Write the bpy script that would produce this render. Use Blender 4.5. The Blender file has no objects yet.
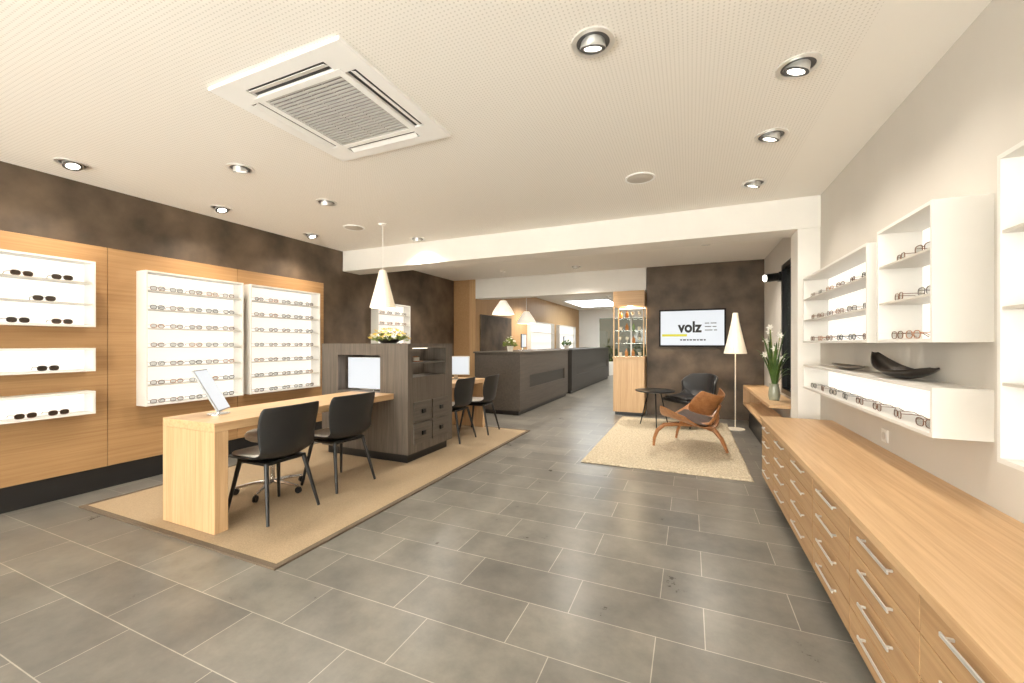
import bpy, bmesh, math, random
from mathutils import Vector, Matrix
random.seed(7)
scene = bpy.context.scene
COL = scene.collection
PI = math.pi
R = math.radians

# ------------------------------------------------------------------ materials
def S(r, g, b):
    def f(c):
        c /= 255.0
        return c/12.92 if c <= 0.04045 else ((c+0.055)/1.055)**2.4
    return (f(r), f(g), f(b), 1.0)

def base(name):
    m = bpy.data.materials.new(name); m.use_nodes = True
    nt = m.node_tree
    return m, nt, nt.nodes['Principled BSDF']

def N(nt, t, **kw):
    n = nt.nodes.new(t)
    for k, v in kw.items(): setattr(n, k, v)
    return n

def plain(name, c, rough=.5, metal=0.0, var=.08, scale=12.0, bump=0.0, spec=None, detail=4, glow=0):
    m, nt, b = base(name)
    tc = N(nt, 'ShaderNodeTexCoord')
    no = N(nt, 'ShaderNodeTexNoise'); no.inputs['Scale'].default_value = scale; no.inputs['Detail'].default_value = detail
    nt.links.new(tc.outputs['Object'], no.inputs['Vector'])
    rp = N(nt, 'ShaderNodeValToRGB')
    rp.color_ramp.elements[0].position = .3; rp.color_ramp.elements[1].position = .7
    rp.color_ramp.elements[0].color = (c[0]*(1-var), c[1]*(1-var), c[2]*(1-var), 1)
    rp.color_ramp.elements[1].color = (min(1, c[0]*(1+var)), min(1, c[1]*(1+var)), min(1, c[2]*(1+var)), 1)
    nt.links.new(no.outputs['Fac'], rp.inputs['Fac'])
    nt.links.new(rp.outputs['Color'], b.inputs['Base Color'])
    b.inputs['Roughness'].default_value = rough
    b.inputs['Metallic'].default_value = metal
    if spec is not None: b.inputs['Specular IOR Level'].default_value = spec
    if glow:
        nt.links.new(rp.outputs['Color'], b.inputs['Emission Color']); b.inputs['Emission Strength'].default_value = glow
    if bump:
        bp = N(nt, 'ShaderNodeBump'); bp.inputs['Strength'].default_value = bump; bp.inputs['Distance'].default_value = .01
        nt.links.new(no.outputs['Fac'], bp.inputs['Height']); nt.links.new(bp.outputs['Normal'], b.inputs['Normal'])
    return m

def wood(name, c1, c2, axis='Y', rough=.42, sc=26.0, along=1.3):
    m, nt, b = base(name)
    tc = N(nt, 'ShaderNodeTexCoord'); mp = N(nt, 'ShaderNodeMapping')
    s = [sc, sc, sc]; s['XYZ'.index(axis)] = along
    mp.inputs['Scale'].default_value = s
    no = N(nt, 'ShaderNodeTexNoise'); no.inputs['Scale'].default_value = 1.0; no.inputs['Detail'].default_value = 7
    no.inputs['Roughness'].default_value = .68; no.inputs['Distortion'].default_value = .5
    nt.links.new(tc.outputs['Object'], mp.inputs['Vector']); nt.links.new(mp.outputs['Vector'], no.inputs['Vector'])
    rp = N(nt, 'ShaderNodeValToRGB')
    rp.color_ramp.elements[0].position = .33; rp.color_ramp.elements[1].position = .68
    rp.color_ramp.elements[0].color = c1; rp.color_ramp.elements[1].color = c2
    nt.links.new(no.outputs['Fac'], rp.inputs['Fac']); nt.links.new(rp.outputs['Color'], b.inputs['Base Color'])
    b.inputs['Roughness'].default_value = rough
    bp = N(nt, 'ShaderNodeBump'); bp.inputs['Strength'].default_value = .06; bp.inputs['Distance'].default_value = .004
    nt.links.new(no.outputs['Fac'], bp.inputs['Height']); nt.links.new(bp.outputs['Normal'], b.inputs['Normal'])
    return m

def emis(name, c, st, basec=.8):
    m, nt, b = base(name)
    tc = N(nt, 'ShaderNodeTexCoord'); no = N(nt, 'ShaderNodeTexNoise'); no.inputs['Scale'].default_value = 2
    nt.links.new(tc.outputs['Object'], no.inputs['Vector'])
    mx = N(nt, 'ShaderNodeValToRGB')
    mx.color_ramp.elements[0].color = (c[0]*.97, c[1]*.97, c[2]*.97, 1); mx.color_ramp.elements[1].color = c
    nt.links.new(no.outputs['Fac'], mx.inputs['Fac'])
    b.inputs['Base Color'].default_value = (basec, basec, basec, 1)
    nt.links.new(mx.outputs['Color'], b.inputs['Emission Color'])
    b.inputs['Emission Strength'].default_value = st
    return m

def glassy(name, c, alpha=.15, rough=.03):
    m, nt, b = base(name)
    out = nt.nodes['Material Output']
    tr = N(nt, 'ShaderNodeBsdfTransparent'); tr.inputs['Color'].default_value = c
    gl = N(nt, 'ShaderNodeBsdfGlossy'); gl.inputs['Roughness'].default_value = rough
    mx = N(nt, 'ShaderNodeMixShader'); mx.inputs[0].default_value = alpha
    nt.links.new(tr.outputs[0], mx.inputs[1]); nt.links.new(gl.outputs[0], mx.inputs[2]); nt.links.new(mx.outputs[0], out.inputs['Surface'])
    return m

def floor_mat():
    m, nt, b = base('slate_tiles')
    tc = N(nt, 'ShaderNodeTexCoord')
    mp = N(nt, 'ShaderNodeMapping'); mp.inputs['Location'].default_value = (.54, .18, 0)
    br = N(nt, 'ShaderNodeTexBrick'); br.offset = .333; br.offset_frequency = 2
    br.inputs['Scale'].default_value = 1; br.inputs['Mortar Size'].default_value = .0023
    br.inputs['Mortar Smooth'].default_value = .1
    br.inputs['Brick Width'].default_value = .6; br.inputs['Row Height'].default_value = .3
    br.inputs['Color1'].default_value = S(103, 100, 95); br.inputs['Color2'].default_value = S(122, 118, 111)
    br.inputs['Mortar'].default_value = S(166, 160, 150); br.inputs['Bias'].default_value = 0
    nt.links.new(tc.outputs['Object'], mp.inputs['Vector']); nt.links.new(mp.outputs['Vector'], br.inputs['Vector'])
    n1 = N(nt, 'ShaderNodeTexNoise'); n1.inputs['Scale'].default_value = 3.6; n1.inputs['Detail'].default_value = 11; n1.inputs['Roughness'].default_value = .70
    nt.links.new(tc.outputs['Object'], n1.inputs['Vector'])
    rp = N(nt, 'ShaderNodeValToRGB'); rp.color_ramp.elements[0].position = .30; rp.color_ramp.elements[1].position = .71
    rp.color_ramp.elements[0].color = (.70, .70, .70, 1); rp.color_ramp.elements[1].color = (1.30, 1.28, 1.24, 1)
    nt.links.new(n1.outputs['Fac'], rp.inputs['Fac'])
    mx = N(nt, 'ShaderNodeMix', data_type='RGBA', blend_type='MULTIPLY'); mx.inputs['Factor'].default_value = 1
    nt.links.new(br.outputs['Color'], mx.inputs['A']); nt.links.new(rp.outputs['Color'], mx.inputs['B'])
    nt.links.new(mx.outputs['Result'], b.inputs['Base Color'])
    rr = N(nt, 'ShaderNodeMapRange'); rr.inputs['To Min'].default_value = .23; rr.inputs['To Max'].default_value = .36
    nt.links.new(n1.outputs['Fac'], rr.inputs['Value']); nt.links.new(rr.outputs['Result'], b.inputs['Roughness'])
    bp = N(nt, 'ShaderNodeBump'); bp.inputs['Strength'].default_value = .1; bp.inputs['Distance'].default_value = .004
    nt.links.new(n1.outputs['Fac'], bp.inputs['Height']); nt.links.new(bp.outputs['Normal'], b.inputs['Normal'])
    return m

def ceiling_mat():
    m, nt, b = base('perforated_plaster')
    tc = N(nt, 'ShaderNodeTexCoord')
    sc = N(nt, 'ShaderNodeVectorMath', operation='SCALE'); sc.inputs['Scale'].default_value = 1/.020
    fr = N(nt, 'ShaderNodeVectorMath', operation='FRACTION')
    sb = N(nt, 'ShaderNodeVectorMath', operation='SUBTRACT'); sb.inputs[1].default_value = (.5, .5, .5)
    ml = N(nt, 'ShaderNodeVectorMath', operation='MULTIPLY'); ml.inputs[1].default_value = (1, 1, 0)
    ln = N(nt, 'ShaderNodeVectorMath', operation='LENGTH')
    nt.links.new(tc.outputs['Object'], sc.inputs[0]); nt.links.new(sc.outputs[0], fr.inputs[0]); nt.links.new(fr.outputs[0], sb.inputs[0])
    nt.links.new(sb.outputs[0], ml.inputs[0]); nt.links.new(ml.outputs[0], ln.inputs[0])
    lt = N(nt, 'ShaderNodeMath', operation='LESS_THAN'); lt.inputs[1].default_value = .2
    nt.links.new(ln.outputs['Value'], lt.inputs[0])
    sp = N(nt, 'ShaderNodeSeparateXYZ'); nt.links.new(tc.outputs['Object'], sp.inputs[0])
    lx = N(nt, 'ShaderNodeMath', operation='LESS_THAN'); lx.inputs[1].default_value = .73; nt.links.new(sp.outputs['X'], lx.inputs[0])
    ly = N(nt, 'ShaderNodeMath', operation='LESS_THAN'); ly.inputs[1].default_value = 4.6; nt.links.new(sp.outputs['Y'], ly.inputs[0])
    m1 = N(nt, 'ShaderNodeMath', operation='MULTIPLY'); m2 = N(nt, 'ShaderNodeMath', operation='MULTIPLY')
    nt.links.new(lx.outputs[0], m1.inputs[0]); nt.links.new(ly.outputs[0], m1.inputs[1]); nt.links.new(m1.outputs[0], m2.inputs[0]); nt.links.new(lt.outputs[0], m2.inputs[1])
    mx = N(nt, 'ShaderNodeMix', data_type='RGBA')
    mx.inputs['A'].default_value = (.895, .86, .805, 1); mx.inputs['B'].default_value = (.71, .675, .62, 1)
    nt.links.new(m2.outputs[0], mx.inputs['Factor']); nt.links.new(mx.outputs['Result'], b.inputs['Base Color'])
    b.inputs['Roughness'].default_value = .8
    return m

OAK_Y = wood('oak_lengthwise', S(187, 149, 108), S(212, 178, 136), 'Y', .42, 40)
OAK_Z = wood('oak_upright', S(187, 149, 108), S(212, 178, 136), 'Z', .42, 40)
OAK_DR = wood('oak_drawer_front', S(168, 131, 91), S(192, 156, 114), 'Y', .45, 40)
OAK_PANEL = wood('oak_wall_panel', S(156, 117, 77), S(179, 141, 97), 'Y', .5, 44, .9)
OAK_WARM = wood('warm_oak_cladding', S(176, 138, 96), S(202, 166, 122), 'Z', .5, 40, .9)
OAK_X = wood('oak_crosswise', S(186, 146, 102), S(210, 172, 128), 'X', .42, 40)
DARKOAK = wood('grey_stained_oak', S(78, 70, 62), S(106, 96, 86), 'Z', .5, 36, 1.5)
DARKOAK_F = wood('grey_stained_oak_front', S(74, 67, 60), S(100, 91, 82), 'Y', .5, 36, 1.5)
COUNTER = wood('charcoal_counter_veneer', S(66, 59, 53), S(84, 76, 68), 'Y', .5, 36, 1.5)
COUNTER_B = wood('black_counter_veneer', S(42, 39, 36), S(54, 50, 46), 'Y', .5, 36, 1.5)
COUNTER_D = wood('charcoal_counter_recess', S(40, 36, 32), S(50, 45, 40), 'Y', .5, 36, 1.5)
PLY = wood('shell_chair_plywood', S(140, 90, 52), S(176, 122, 76), 'X', .36, 30, 2)
WHITE = plain('white_paint', (.82, .79, .74, 1), .7, var=.02, scale=3)
GREYWHITE = plain('warm_grey_paint', (.60, .56, .505, 1), .75, var=.02, scale=3)
BOXWHITE = plain('white_lacquer', (.72, .695, .65, 1), .45, var=.01)
ACWHITE = plain('white_plastic', (.93, .925, .91, 1), .5, var=.01)
ACGREY = plain('grey_grille_plastic', (.56, .55, .53, 1), .5, var=.02)
SHELFW = plain('white_acrylic_shelf', (.54, .50, .44, 1), .35, var=.01)
BROWN = plain('dark_brown_plaster', S(90, 75, 60), .58, var=.55, scale=2.8, bump=.2, detail=9)
BLACK = plain('black_plastic', S(30, 29, 29), .42, var=.06)
BEZEL = plain('matt_black_bezel', S(14, 14, 14), .8, var=.04)
BLACKM = plain('black_metal', S(22, 22, 22), .35, .3, var=.05)
LEATHER = plain('black_leather', S(34, 33, 34), .38, var=.1, scale=60, bump=.15)
DKLEATHER = plain('dark_brown_leather', S(62, 43, 31), .42, var=.1, scale=60, bump=.15)
CHROME = plain('brushed_steel', (.78, .78, .78, 1), .25, 1.0, var=.03)
SATIN = plain('satin_silver', (.80, .79, .77, 1), .36, .75, var=.02)
DARKSPOT = plain('dark_lamp_housing', (.10, .10, .10, 1), .35, .4, var=.03)
TABRIM = plain('grey_tablet_rim', (.30, .30, .30, 1), .35, .5, var=.02)
PADGREY = plain('pale_grey_fabric', S(190, 184, 175), .9, var=.08, scale=150, bump=.2)
RUGTAN = plain('tan_woven_rug', S(161, 140, 112), .95, var=.14, scale=120, bump=.4)
RUGEDGE = plain('brown_rug_binding', S(100, 86, 70), .95, var=.12, scale=140, bump=.4)
RUGCREAM = plain('cream_wool_pile', S(190, 176, 152), .98, var=.26, scale=55, bump=.7)
TILE = floor_mat(); CEIL = ceiling_mat()
LIT = emis('lit_case_back', (1.0, .94, .84, 1), 1.02, .25)
LAMP = emis('warm_lamp', (1.0, .93, .82, 1), 5.0)
LAMP2 = emis('warm_bulb', (1.0, .88, .72, 1), 3.0)
STRIP = emis('niche_light_strip', (1.0, .9, .74, 1), 4.0)
SKYL = emis('bright_rooflight', (.85, .95, 1.0, 1), 7.0)
SCREEN = emis('white_screen', (.90, .95, 1.0, 1), .82, .12)
INK = plain('screen_ink', S(10, 10, 10), .5, var=.02)
YELL = emis('yellow_mark', (.80, .74, .01, 1), .9, .02)
GREYINK = plain('grey_ink', S(120, 120, 120), .5, var=.02)
GLASS = glassy('clear_glass', (.95, .97, .96, 1), .08)
DIMGLASS = glassy('sky_dimming_glass', (.13, .13, .115, 1), .05)  # dark tint added to dim the over-bright world behind the far window
DARKGLASS = plain('dark_window_glass', S(22, 26, 24), .06, var=.1)
SLATW = plain('faintly_glowing_birch', S(238, 227, 208), .55, var=.04, glow=.10)  # slight emission stands in for lamplight; lamp base and pole carry it too
SLATLIT = plain('glowing_birch_slats', S(246, 240, 228), .55, var=.03, glow=.42)  # stronger emission stands in for bulb light passing through the veneer
LEAF = plain('green_leaf', S(76, 104, 44), .5, var=.25, scale=30)
LEAF2 = plain('pale_green_leaf', S(128, 140, 70), .5, var=.25, scale=30)
BUSH = plain('garden_shrub_leaf', S(150, 172, 96), .6, var=.35, scale=20)
PETALY = plain('yellow_petal', S(236, 202, 96), .6, var=.1)
PETALW = plain('white_petal', S(248, 245, 235), .6, var=.03)
POTW = plain('white_ceramic', S(225, 220, 210), .3, var=.02)
POTG = plain('pale_vase_glass', S(150, 154, 136), .12, var=.06)
POTD = plain('dark_ceramic', S(50, 46, 42), .3, var=.05)
BRONZE = plain('brown_black_metal', S(48, 42, 37), .30, .6, var=.15)
SILVERD = plain('silver_leaf_metal', S(120, 114, 106), .3, .8, var=.1)
AMBER = plain('amber_glass', S(178, 116, 58), .15, var=.3, scale=20)
GREENG = plain('green_bottle_glass', S(94, 118, 76), .15, var=.3, scale=20)
CLEARG = plain('pale_drinking_glass', S(206, 198, 180), .1, var=.05)
RIM = [plain('black_acetate', S(36, 32, 30), .3, var=.05), plain('tortoise_acetate', S(104, 64, 36), .3, var=.4, scale=90),
       plain('grey_metal_rim', S(116, 110, 104), .3, .6, var=.05), plain('amber_acetate', S(160, 100, 52), .3, var=.3, scale=90)]
LENSC = glassy('clear_lens', (.86, .86, .85, 1), .10)
LENSD = plain('dark_sun_lens', S(60, 49, 40), .15, var=.2)

# ------------------------------------------------------------------ mesh builder
ORG = {}
class MB:
    def __init__(s): s.v = []; s.f = []
    def add(s, vs, fs):
        o = len(s.v); s.v += [tuple(p) for p in vs]; s.f += [tuple(i+o for i in f) for f in fs]; return s
    def box(s, x0, x1, y0, y1, z0, z1):
        return s.add([(x0,y0,z0),(x1,y0,z0),(x1,y1,z0),(x0,y1,z0),(x0,y0,z1),(x1,y0,z1),(x1,y1,z1),(x0,y1,z1)],
                     [(0,3,2,1),(4,5,6,7),(0,1,5,4),(1,2,6,5),(2,3,7,6),(3,0,4,7)])
    def tube(s, pts, r, n=10, flat=1.0):
        pts = [Vector(p) for p in pts]; k = len(pts)
        rs = r if isinstance(r, (list, tuple)) else [r]*k
        vs = []; fs = []; up = None
        for i, p in enumerate(pts):
            t = (pts[min(i+1, k-1)]-pts[max(i-1, 0)]).normalized()
            if up is None:
                up = Vector((0,0,1)) if abs(t.z) < .9 else Vector((0,1,0))
            a = t.cross(up).normalized(); b = a.cross(t).normalized(); up = b
            for j in range(n):
                q = 2*PI*j/n
                vs.append(p + a*math.cos(q)*rs[i]*flat + b*math.sin(q)*rs[i])
        for i in range(k-1):
            for j in range(n):
                fs.append((i*n+j, i*n+(j+1)%n, (i+1)*n+(j+1)%n, (i+1)*n+j))
        fs.append(tuple(range(n))[::-1]); fs.append(tuple((k-1)*n+j for j in range(n)))
        return s.add(vs, fs)
    def cyl(s, p0, p1, r0, r1=None, n=20): return s.tube([p0, p1], [r0, r0 if r1 is None else r1], n)
    def lathe(s, prof, n=32, c=(0,0,0)):
        vs = []; fs = []; k = len(prof)
        for (r, z) in prof:
            for j in range(n):
                q = 2*PI*j/n; vs.append((c[0]+r*math.cos(q), c[1]+r*math.sin(q), c[2]+z))
        for i in range(k-1):
            for j in range(n): fs.append((i*n+j, i*n+(j+1)%n, (i+1)*n+(j+1)%n, (i+1)*n+j))
        if prof[0][0] > 1e-6 and prof[0] != prof[-1]: fs.append(tuple(range(n))[::-1])
        if prof[-1][0] > 1e-6 and prof[0] != prof[-1]: fs.append(tuple((k-1)*n+j for j in range(n)))
        return s.add(vs, fs)
    def ring(s, r0, r1, z0, z1, n=40, c=(0,0,0)):
        return s.lathe([(r0,z0),(r1,z0),(r1,z1),(r0,z1),(r0,z0)], n, c)
    def sheet(s, fn, nu, nv):
        vs = [fn(-1+2*i/nu, j/nv) for j in range(nv+1) for i in range(nu+1)]
        fs = [(j*(nu+1)+i, j*(nu+1)+i+1, (j+1)*(nu+1)+i+1, (j+1)*(nu+1)+i) for j in range(nv) for i in range(nu)]
        return s.add(vs, fs)
    def mesh(s, name, mat, smooth=False, org=None):
        me = bpy.data.meshes.new(name)
        v = s.v if org is None else [(p[0]-org[0], p[1]-org[1], p[2]-org[2]) for p in s.v]
        me.from_pydata(v, [], s.f)
        bm = bmesh.new(); bm.from_mesh(me); bmesh.ops.recalc_face_normals(bm, faces=bm.faces[:]); bm.to_mesh(me); bm.free()
        for m in (mat if isinstance(mat, list) else [mat]): me.materials.append(m)
        if smooth:
            me.polygons.foreach_set('use_smooth', [True]*len(me.polygons)); me.set_sharp_from_angle(angle=R(40))
        me.update(); return me
    # coordinates are world metres when world=True (the parent's base point is subtracted), else the parent's own
    def build(s, name, mat, parent=None, smooth=False, bevel=0, solid=0, sub=0, world=True, org=None, rz=0):
        o_ = org if world else None
        if parent is not None and world: o_ = ORG[parent.name]
        o = bpy.data.objects.new(name, s.mesh(name, mat, smooth, o_)); COL.objects.link(o)
        if parent is not None:
            o.parent = parent; ORG[o.name] = ORG[parent.name]
        else:
            if org is not None: o.location = org
            o.rotation_euler.z = rz
            ORG[o.name] = Vector(org) if org is not None else Vector((0,0,0))
        if solid:
            md = o.modifiers.new('thickness', 'SOLIDIFY'); md.thickness = solid; md.offset = 0
        if sub:
            md = o.modifiers.new('smooth', 'SUBSURF'); md.levels = sub; md.render_levels = sub
        if bevel:
            md = o.modifiers.new('edge', 'BEVEL'); md.width = bevel; md.segments = 2; md.limit_method = 'ANGLE'
        return o

def tag(o, label, cat, group=None, kind=None):
    o['label'] = label; o['category'] = cat
    if group: o['group'] = group
    if kind: o['kind'] = kind
    return o
def thing(name, label, cat, loc=(0,0,0), rz=0, group=None):
    o = bpy.data.objects.new(name, None); COL.objects.link(o)
    o.location = loc; o.rotation_euler.z = rz; o.empty_display_size = .1
    ORG[o.name] = Vector(loc)
    return tag(o, label, cat, group)
def struct(name, mb, mat, label, cat, smooth=False, bevel=0):
    o = mb.build(name, mat, None, smooth=smooth, bevel=bevel)
    return tag(o, label, cat, None, 'structure')
def dup(o, loc, rz, label, group=None, parent=None):
    c = o.copy(); COL.objects.link(c)
    if parent is None:
        c.location = loc; c.rotation_euler.z = rz; c['label'] = label
        if group: c['group'] = group
    else:
        c.parent = parent
    for ch in list(o.children): dup(ch, None, None, None, None, c)
    return c
def place(name, me, parent, loc, rot=(0,0,0), sc=1):
    o = bpy.data.objects.new(name, me); COL.objects.link(o); o.parent = parent
    o.location = loc; o.rotation_euler = rot; o.scale = (sc, sc, sc); return o
def light(kind, name, loc, energy, col, parent=None, **kw):
    d = bpy.data.lights.new(name, kind); d.energy = energy; d.color = col
    for k, v in kw.items(): setattr(d, k, v)
    o = bpy.data.objects.new(name, d); COL.objects.link(o); o.location = loc
    if parent is not None: o.parent = parent
    return o
def cr(keys, t):
    n = len(keys)-1; x = min(max(t, 0), 1)*n; i = min(int(x), n-1); f = x-i
    p0, p1, p2, p3 = keys[max(i-1,0)], keys[i], keys[i+1], keys[min(i+2,n)]
    return [.5*((2*b)+(-a+c)*f+(2*a-5*b+4*c-d)*f*f+(-a+3*b-3*c+d)*f**3) for a, b, c, d in zip(p0, p1, p2, p3)]
ORD = ['first', 'second', 'third', 'fourth', 'fifth', 'sixth', 'seventh', 'eighth', 'ninth', 'tenth']

# ------------------------------------------------------------------ setting
H = 2.70
struct('floor', MB().box(-5.1, 1.35, -2.7, 17.2, -.1, 0), TILE, 'dark grey slate tile floor with pale joints', 'floor')
struct('ceiling', MB().box(-5.1, 1.35, -2.7, 17.2, H, H+.1), CEIL, 'white ceiling with a field of fine perforations', 'ceiling')
struct('wall_left', MB().box(-5.05, -4.85, -2.6, 7.9, 0, H), BROWN, 'dark brown plaster wall behind the oak panelling', 'wall')
struct('trim_1', MB().box(-4.848, -4.80, -2.59, 1.93, .2, 2.16).box(-4.848, -4.80, 1.934, 3.083, .2, 2.16).box(-4.848, -4.80, 3.087, 4.30, .2, 2.16),
       OAK_PANEL, 'oak panelling that carries the lit cases on the left wall', 'wall panelling', bevel=.002)
struct('baseboard_left', MB().box(-4.849, -4.82, -2.59, 4.3, 0, .195), BLACK, 'black skirting below the oak panelling', 'baseboard')
wr = MB().box(1.13, 1.35, -2.6, 5.0, 0, H).box(1.13, 1.35, 6.35, 8.1, 0, H).box(1.13, 1.35, 5.0, 6.35, 0, .66).box(1.13, 1.35, 5.0, 6.35, 2.32, H)
struct('wall_right', wr, GREYWHITE, 'pale warm grey wall behind the oak drawer row', 'wall')
struct('trim_2', MB().box(.95, 1.129, 4.71, 5.0, 0, 2.399), WHITE, 'white pilaster under the right end of the beam', 'pilaster')
struct('trim_3', MB().box(-4.849, 1.129, 4.7, 5.05, 2.40, 2.699), WHITE, 'white ceiling beam crossing the whole room', 'beam')
struct('trim_4', MB().box(-4.3, -.74, 7.9, 8.2, 2.28, 2.699), WHITE, 'second white beam over the way to the back room', 'beam')
struct('wall_back', MB().box(-.73, 1.13, 7.9, 8.1, 0, 2.699), BROWN, 'dark brown plaster wall carrying the screen', 'wall')
struct('wall_back_left', MB().box(-4.85, -4.45, 7.9, 8.05, 0, 2.699), OAK_PANEL, 'oak clad wall return left of the reception', 'wall')
struct('wall_far_left', MB().box(-4.45, -4.3, 7.9, 17, 0, 2.699), OAK_WARM, 'oak clad side wall behind the reception', 'wall')
struct('wall_far_right', MB().box(-.73, -.6, 8.1, 17, 0, 2.699), WHITE, 'white side wall of the back room', 'wall')
wf = MB().box(-4.45, -.6, 17, 17.15, 0, .5).box(-4.45, -.6, 17, 17.15, 2.4, 2.699).box(-4.45, -3.5, 17, 17.15, .5, 2.4).box(-.8, -.6, 17, 17.15, .5, 2.4)
struct('wall_far', wf, WHITE, 'white end wall of the back room around its window', 'wall')
w = MB()
for x in (-3.5, -2.2, -.86): w.box(x, x+.06, 17.02, 17.1, .5, 2.4)
w.box(-3.44, -.86, 17.02, 17.1, .5, .56).box(-3.44, -.86, 17.02, 17.1, 2.34, 2.4)
wo = struct('window_3', w, WHITE, 'bright garden window in the end wall of the back room', 'window')
MB().box(-3.44, -.86, 17.05, 17.055, .56, 2.34).build('pane', DIMGLASS, wo)
struct('trim_5', MB().box(-4.299, -4.27, 8.1, 9.8, .9, 1.95), BROWN, 'dark brown panel set on the oak wall behind reception', 'wall panel')
# shop front behind the camera; its wide window is added to let sky light in
wf = MB().box(-5.05, 1.35, -2.7, -2.6, 0, .12).box(-5.05, 1.35, -2.7, -2.6, 2.6, H).box(-5.05, -4.7, -2.7, -2.6, .12, 2.6).box(1.0, 1.35, -2.7, -2.6, .12, 2.6)
struct('wall_front', wf, WHITE, 'shop front wall around the added wide window', 'wall')
w = MB()
for x in (-4.7, -2.8, -.95, .94): w.box(x, x+.06, -2.69, -2.61, .12, 2.6)
w.box(-4.64, .94, -2.69, -2.61, .12, .18).box(-4.64, .94, -2.69, -2.61, 2.54, 2.6)
wo = struct('window_2', w, BLACKM, 'unseen wide shop window with dark frame, added to let light in', 'window')
MB().box(-4.64, .94, -2.652, -2.648, .18, 2.54).build('pane', GLASS, wo)
# small window in the right wall beyond the pilaster
w = MB()
for y in (5.0, 5.62, 6.29): w.box(1.10, 1.2, y, y+.06, .66, 2.32)
w.box(1.10, 1.2, 5.06, 6.29, .66, .72).box(1.10, 1.2, 5.06, 6.29, 2.26, 2.32)
wo = struct('window_1', w, BLACKM, 'dark framed window beyond the white pilaster', 'window')
MB().box(1.15, 1.16, 5.06, 6.29, .72, 2.26).build('pane', DARKGLASS, wo)

# ------------------------------------------------------------------ eyeglasses
def rim_mb(r=.003):
    m = MB()
    for sx in (-1, 1):
        pts = []
        for k in range(21):
            q = 2*PI*k/20; c, s_ = math.cos(q), math.sin(q)
            pts.append((sx*.036+.029*math.copysign(abs(c)**.7, c), 0, .0245+.0205*math.copysign(abs(s_)**.75, s_)))
        m.tube(pts, r, 6)
    m.tube([(-.009, 0, .031), (0, .001, .034), (.009, 0, .031)], r, 6)
    return m
def temple_mb(m, sx, r=.0028):
    return m.tube([(sx*.064, -.001, .034), (sx*.066, -.05, .034), (sx*.065, -.085, .031), (sx*.062, -.112, .012)], r, 6)
def lens_mb(m, sx):
    pts = []
    for k in range(20):
        q = 2*PI*k/20; c, s_ = math.cos(q), math.sin(q)
        pts.append((sx*.036+.027*math.copysign(abs(c)**.7, c), 0, .0245+.0185*math.copysign(abs(s_)**.75, s_)))
    vs = [(p[0], -.0008, p[2]) for p in pts]+[(p[0], .0008, p[2]) for p in pts]
    fs = [tuple(range(20))[::-1], tuple(range(20, 40))]+[(k, (k+1)%20, 20+(k+1)%20, 20+k) for k in range(20)]
    return m.add(vs, fs)
RIMM = [rim_mb(.0023).mesh('rim_front', r, True) for r in RIM]
TEMPM = [[temple_mb(MB(), sx, .002).mesh('temple', r, True) for sx in (-1, 1)] for r in RIM]
LENSM = [[lens_mb(MB(), sx).mesh('lens', l) for sx in (-1, 1)] for l in (LENSC, LENSD)]
WHOLE = []
for i, r in enumerate(RIM):
    m = rim_mb(.003); temple_mb(m, -1, .0025); temple_mb(m, 1, .0025); WHOLE.append(m.mesh('eyeglass_frame', r, True))
def glasses(loc, rz, label, group, col, dark, detail, name='eyeglasses', sc=1.0):
    def mk(n, me, p):
        o = bpy.data.objects.new(n, me); COL.objects.link(o)
        if p is not None: o.parent = p
        return o
    if not detail:
        o = mk(name, WHOLE[col], None)
        for k in (0, 1): mk('lens', LENSM[0][k], o)
    else:
        o = thing(name, label, 'eyewear', loc, rz)
        mk('rim', RIMM[col], o)
        for k in (0, 1):
            mk('lens', LENSM[1 if dark else 0][k], o); mk('temple', TEMPM[col][k], o)
    o.location = loc; o.rotation_euler.z = rz; o.scale = (sc, sc, sc)
    return tag(o, label, 'sunglasses' if dark else 'eyeglasses', group)
CN = ['black', 'tortoiseshell', 'grey metal', 'amber']

# ------------------------------------------------------------------ lit display cases
def case(label, xb, xf, y0, y1, z0, z1, rows, th=.016):
    t = thing('display_case', label, 'display case', (xb, (y0+y1)/2, z0), 0, 'lit wall cases')
    a, b = min(xb, xf), max(xb, xf); s = 1 if xf > xb else -1
    f = MB().box(a, b, y0, y1, z0, z0+th).box(a, b, y0, y1, z1-th, z1).box(a, b, y0, y0+th, z0+th, z1-th).box(a, b, y1-th, y1, z0+th, z1-th)
    f.build('frame', BOXWHITE, t)
    MB().box(min(xb, xb+s*.006), max(xb, xb+s*.006), y0+th, y1-th, z0+th, z1-th).build('back_panel', LIT, t)
    lv = [z0+th]; hgt = (z1-z0-th)/rows
    for k in range(1, rows):
        z = z0+th+k*hgt-.006
        MB().box(min(xb+s*.007, xf-s*.004), max(xb+s*.007, xf-s*.004), y0+th, y1-th, z-.005, z+.005).build('shelf', SHELFW, t)
        lv.append(z+.005)
    return lv[::-1]          # top row first
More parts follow.
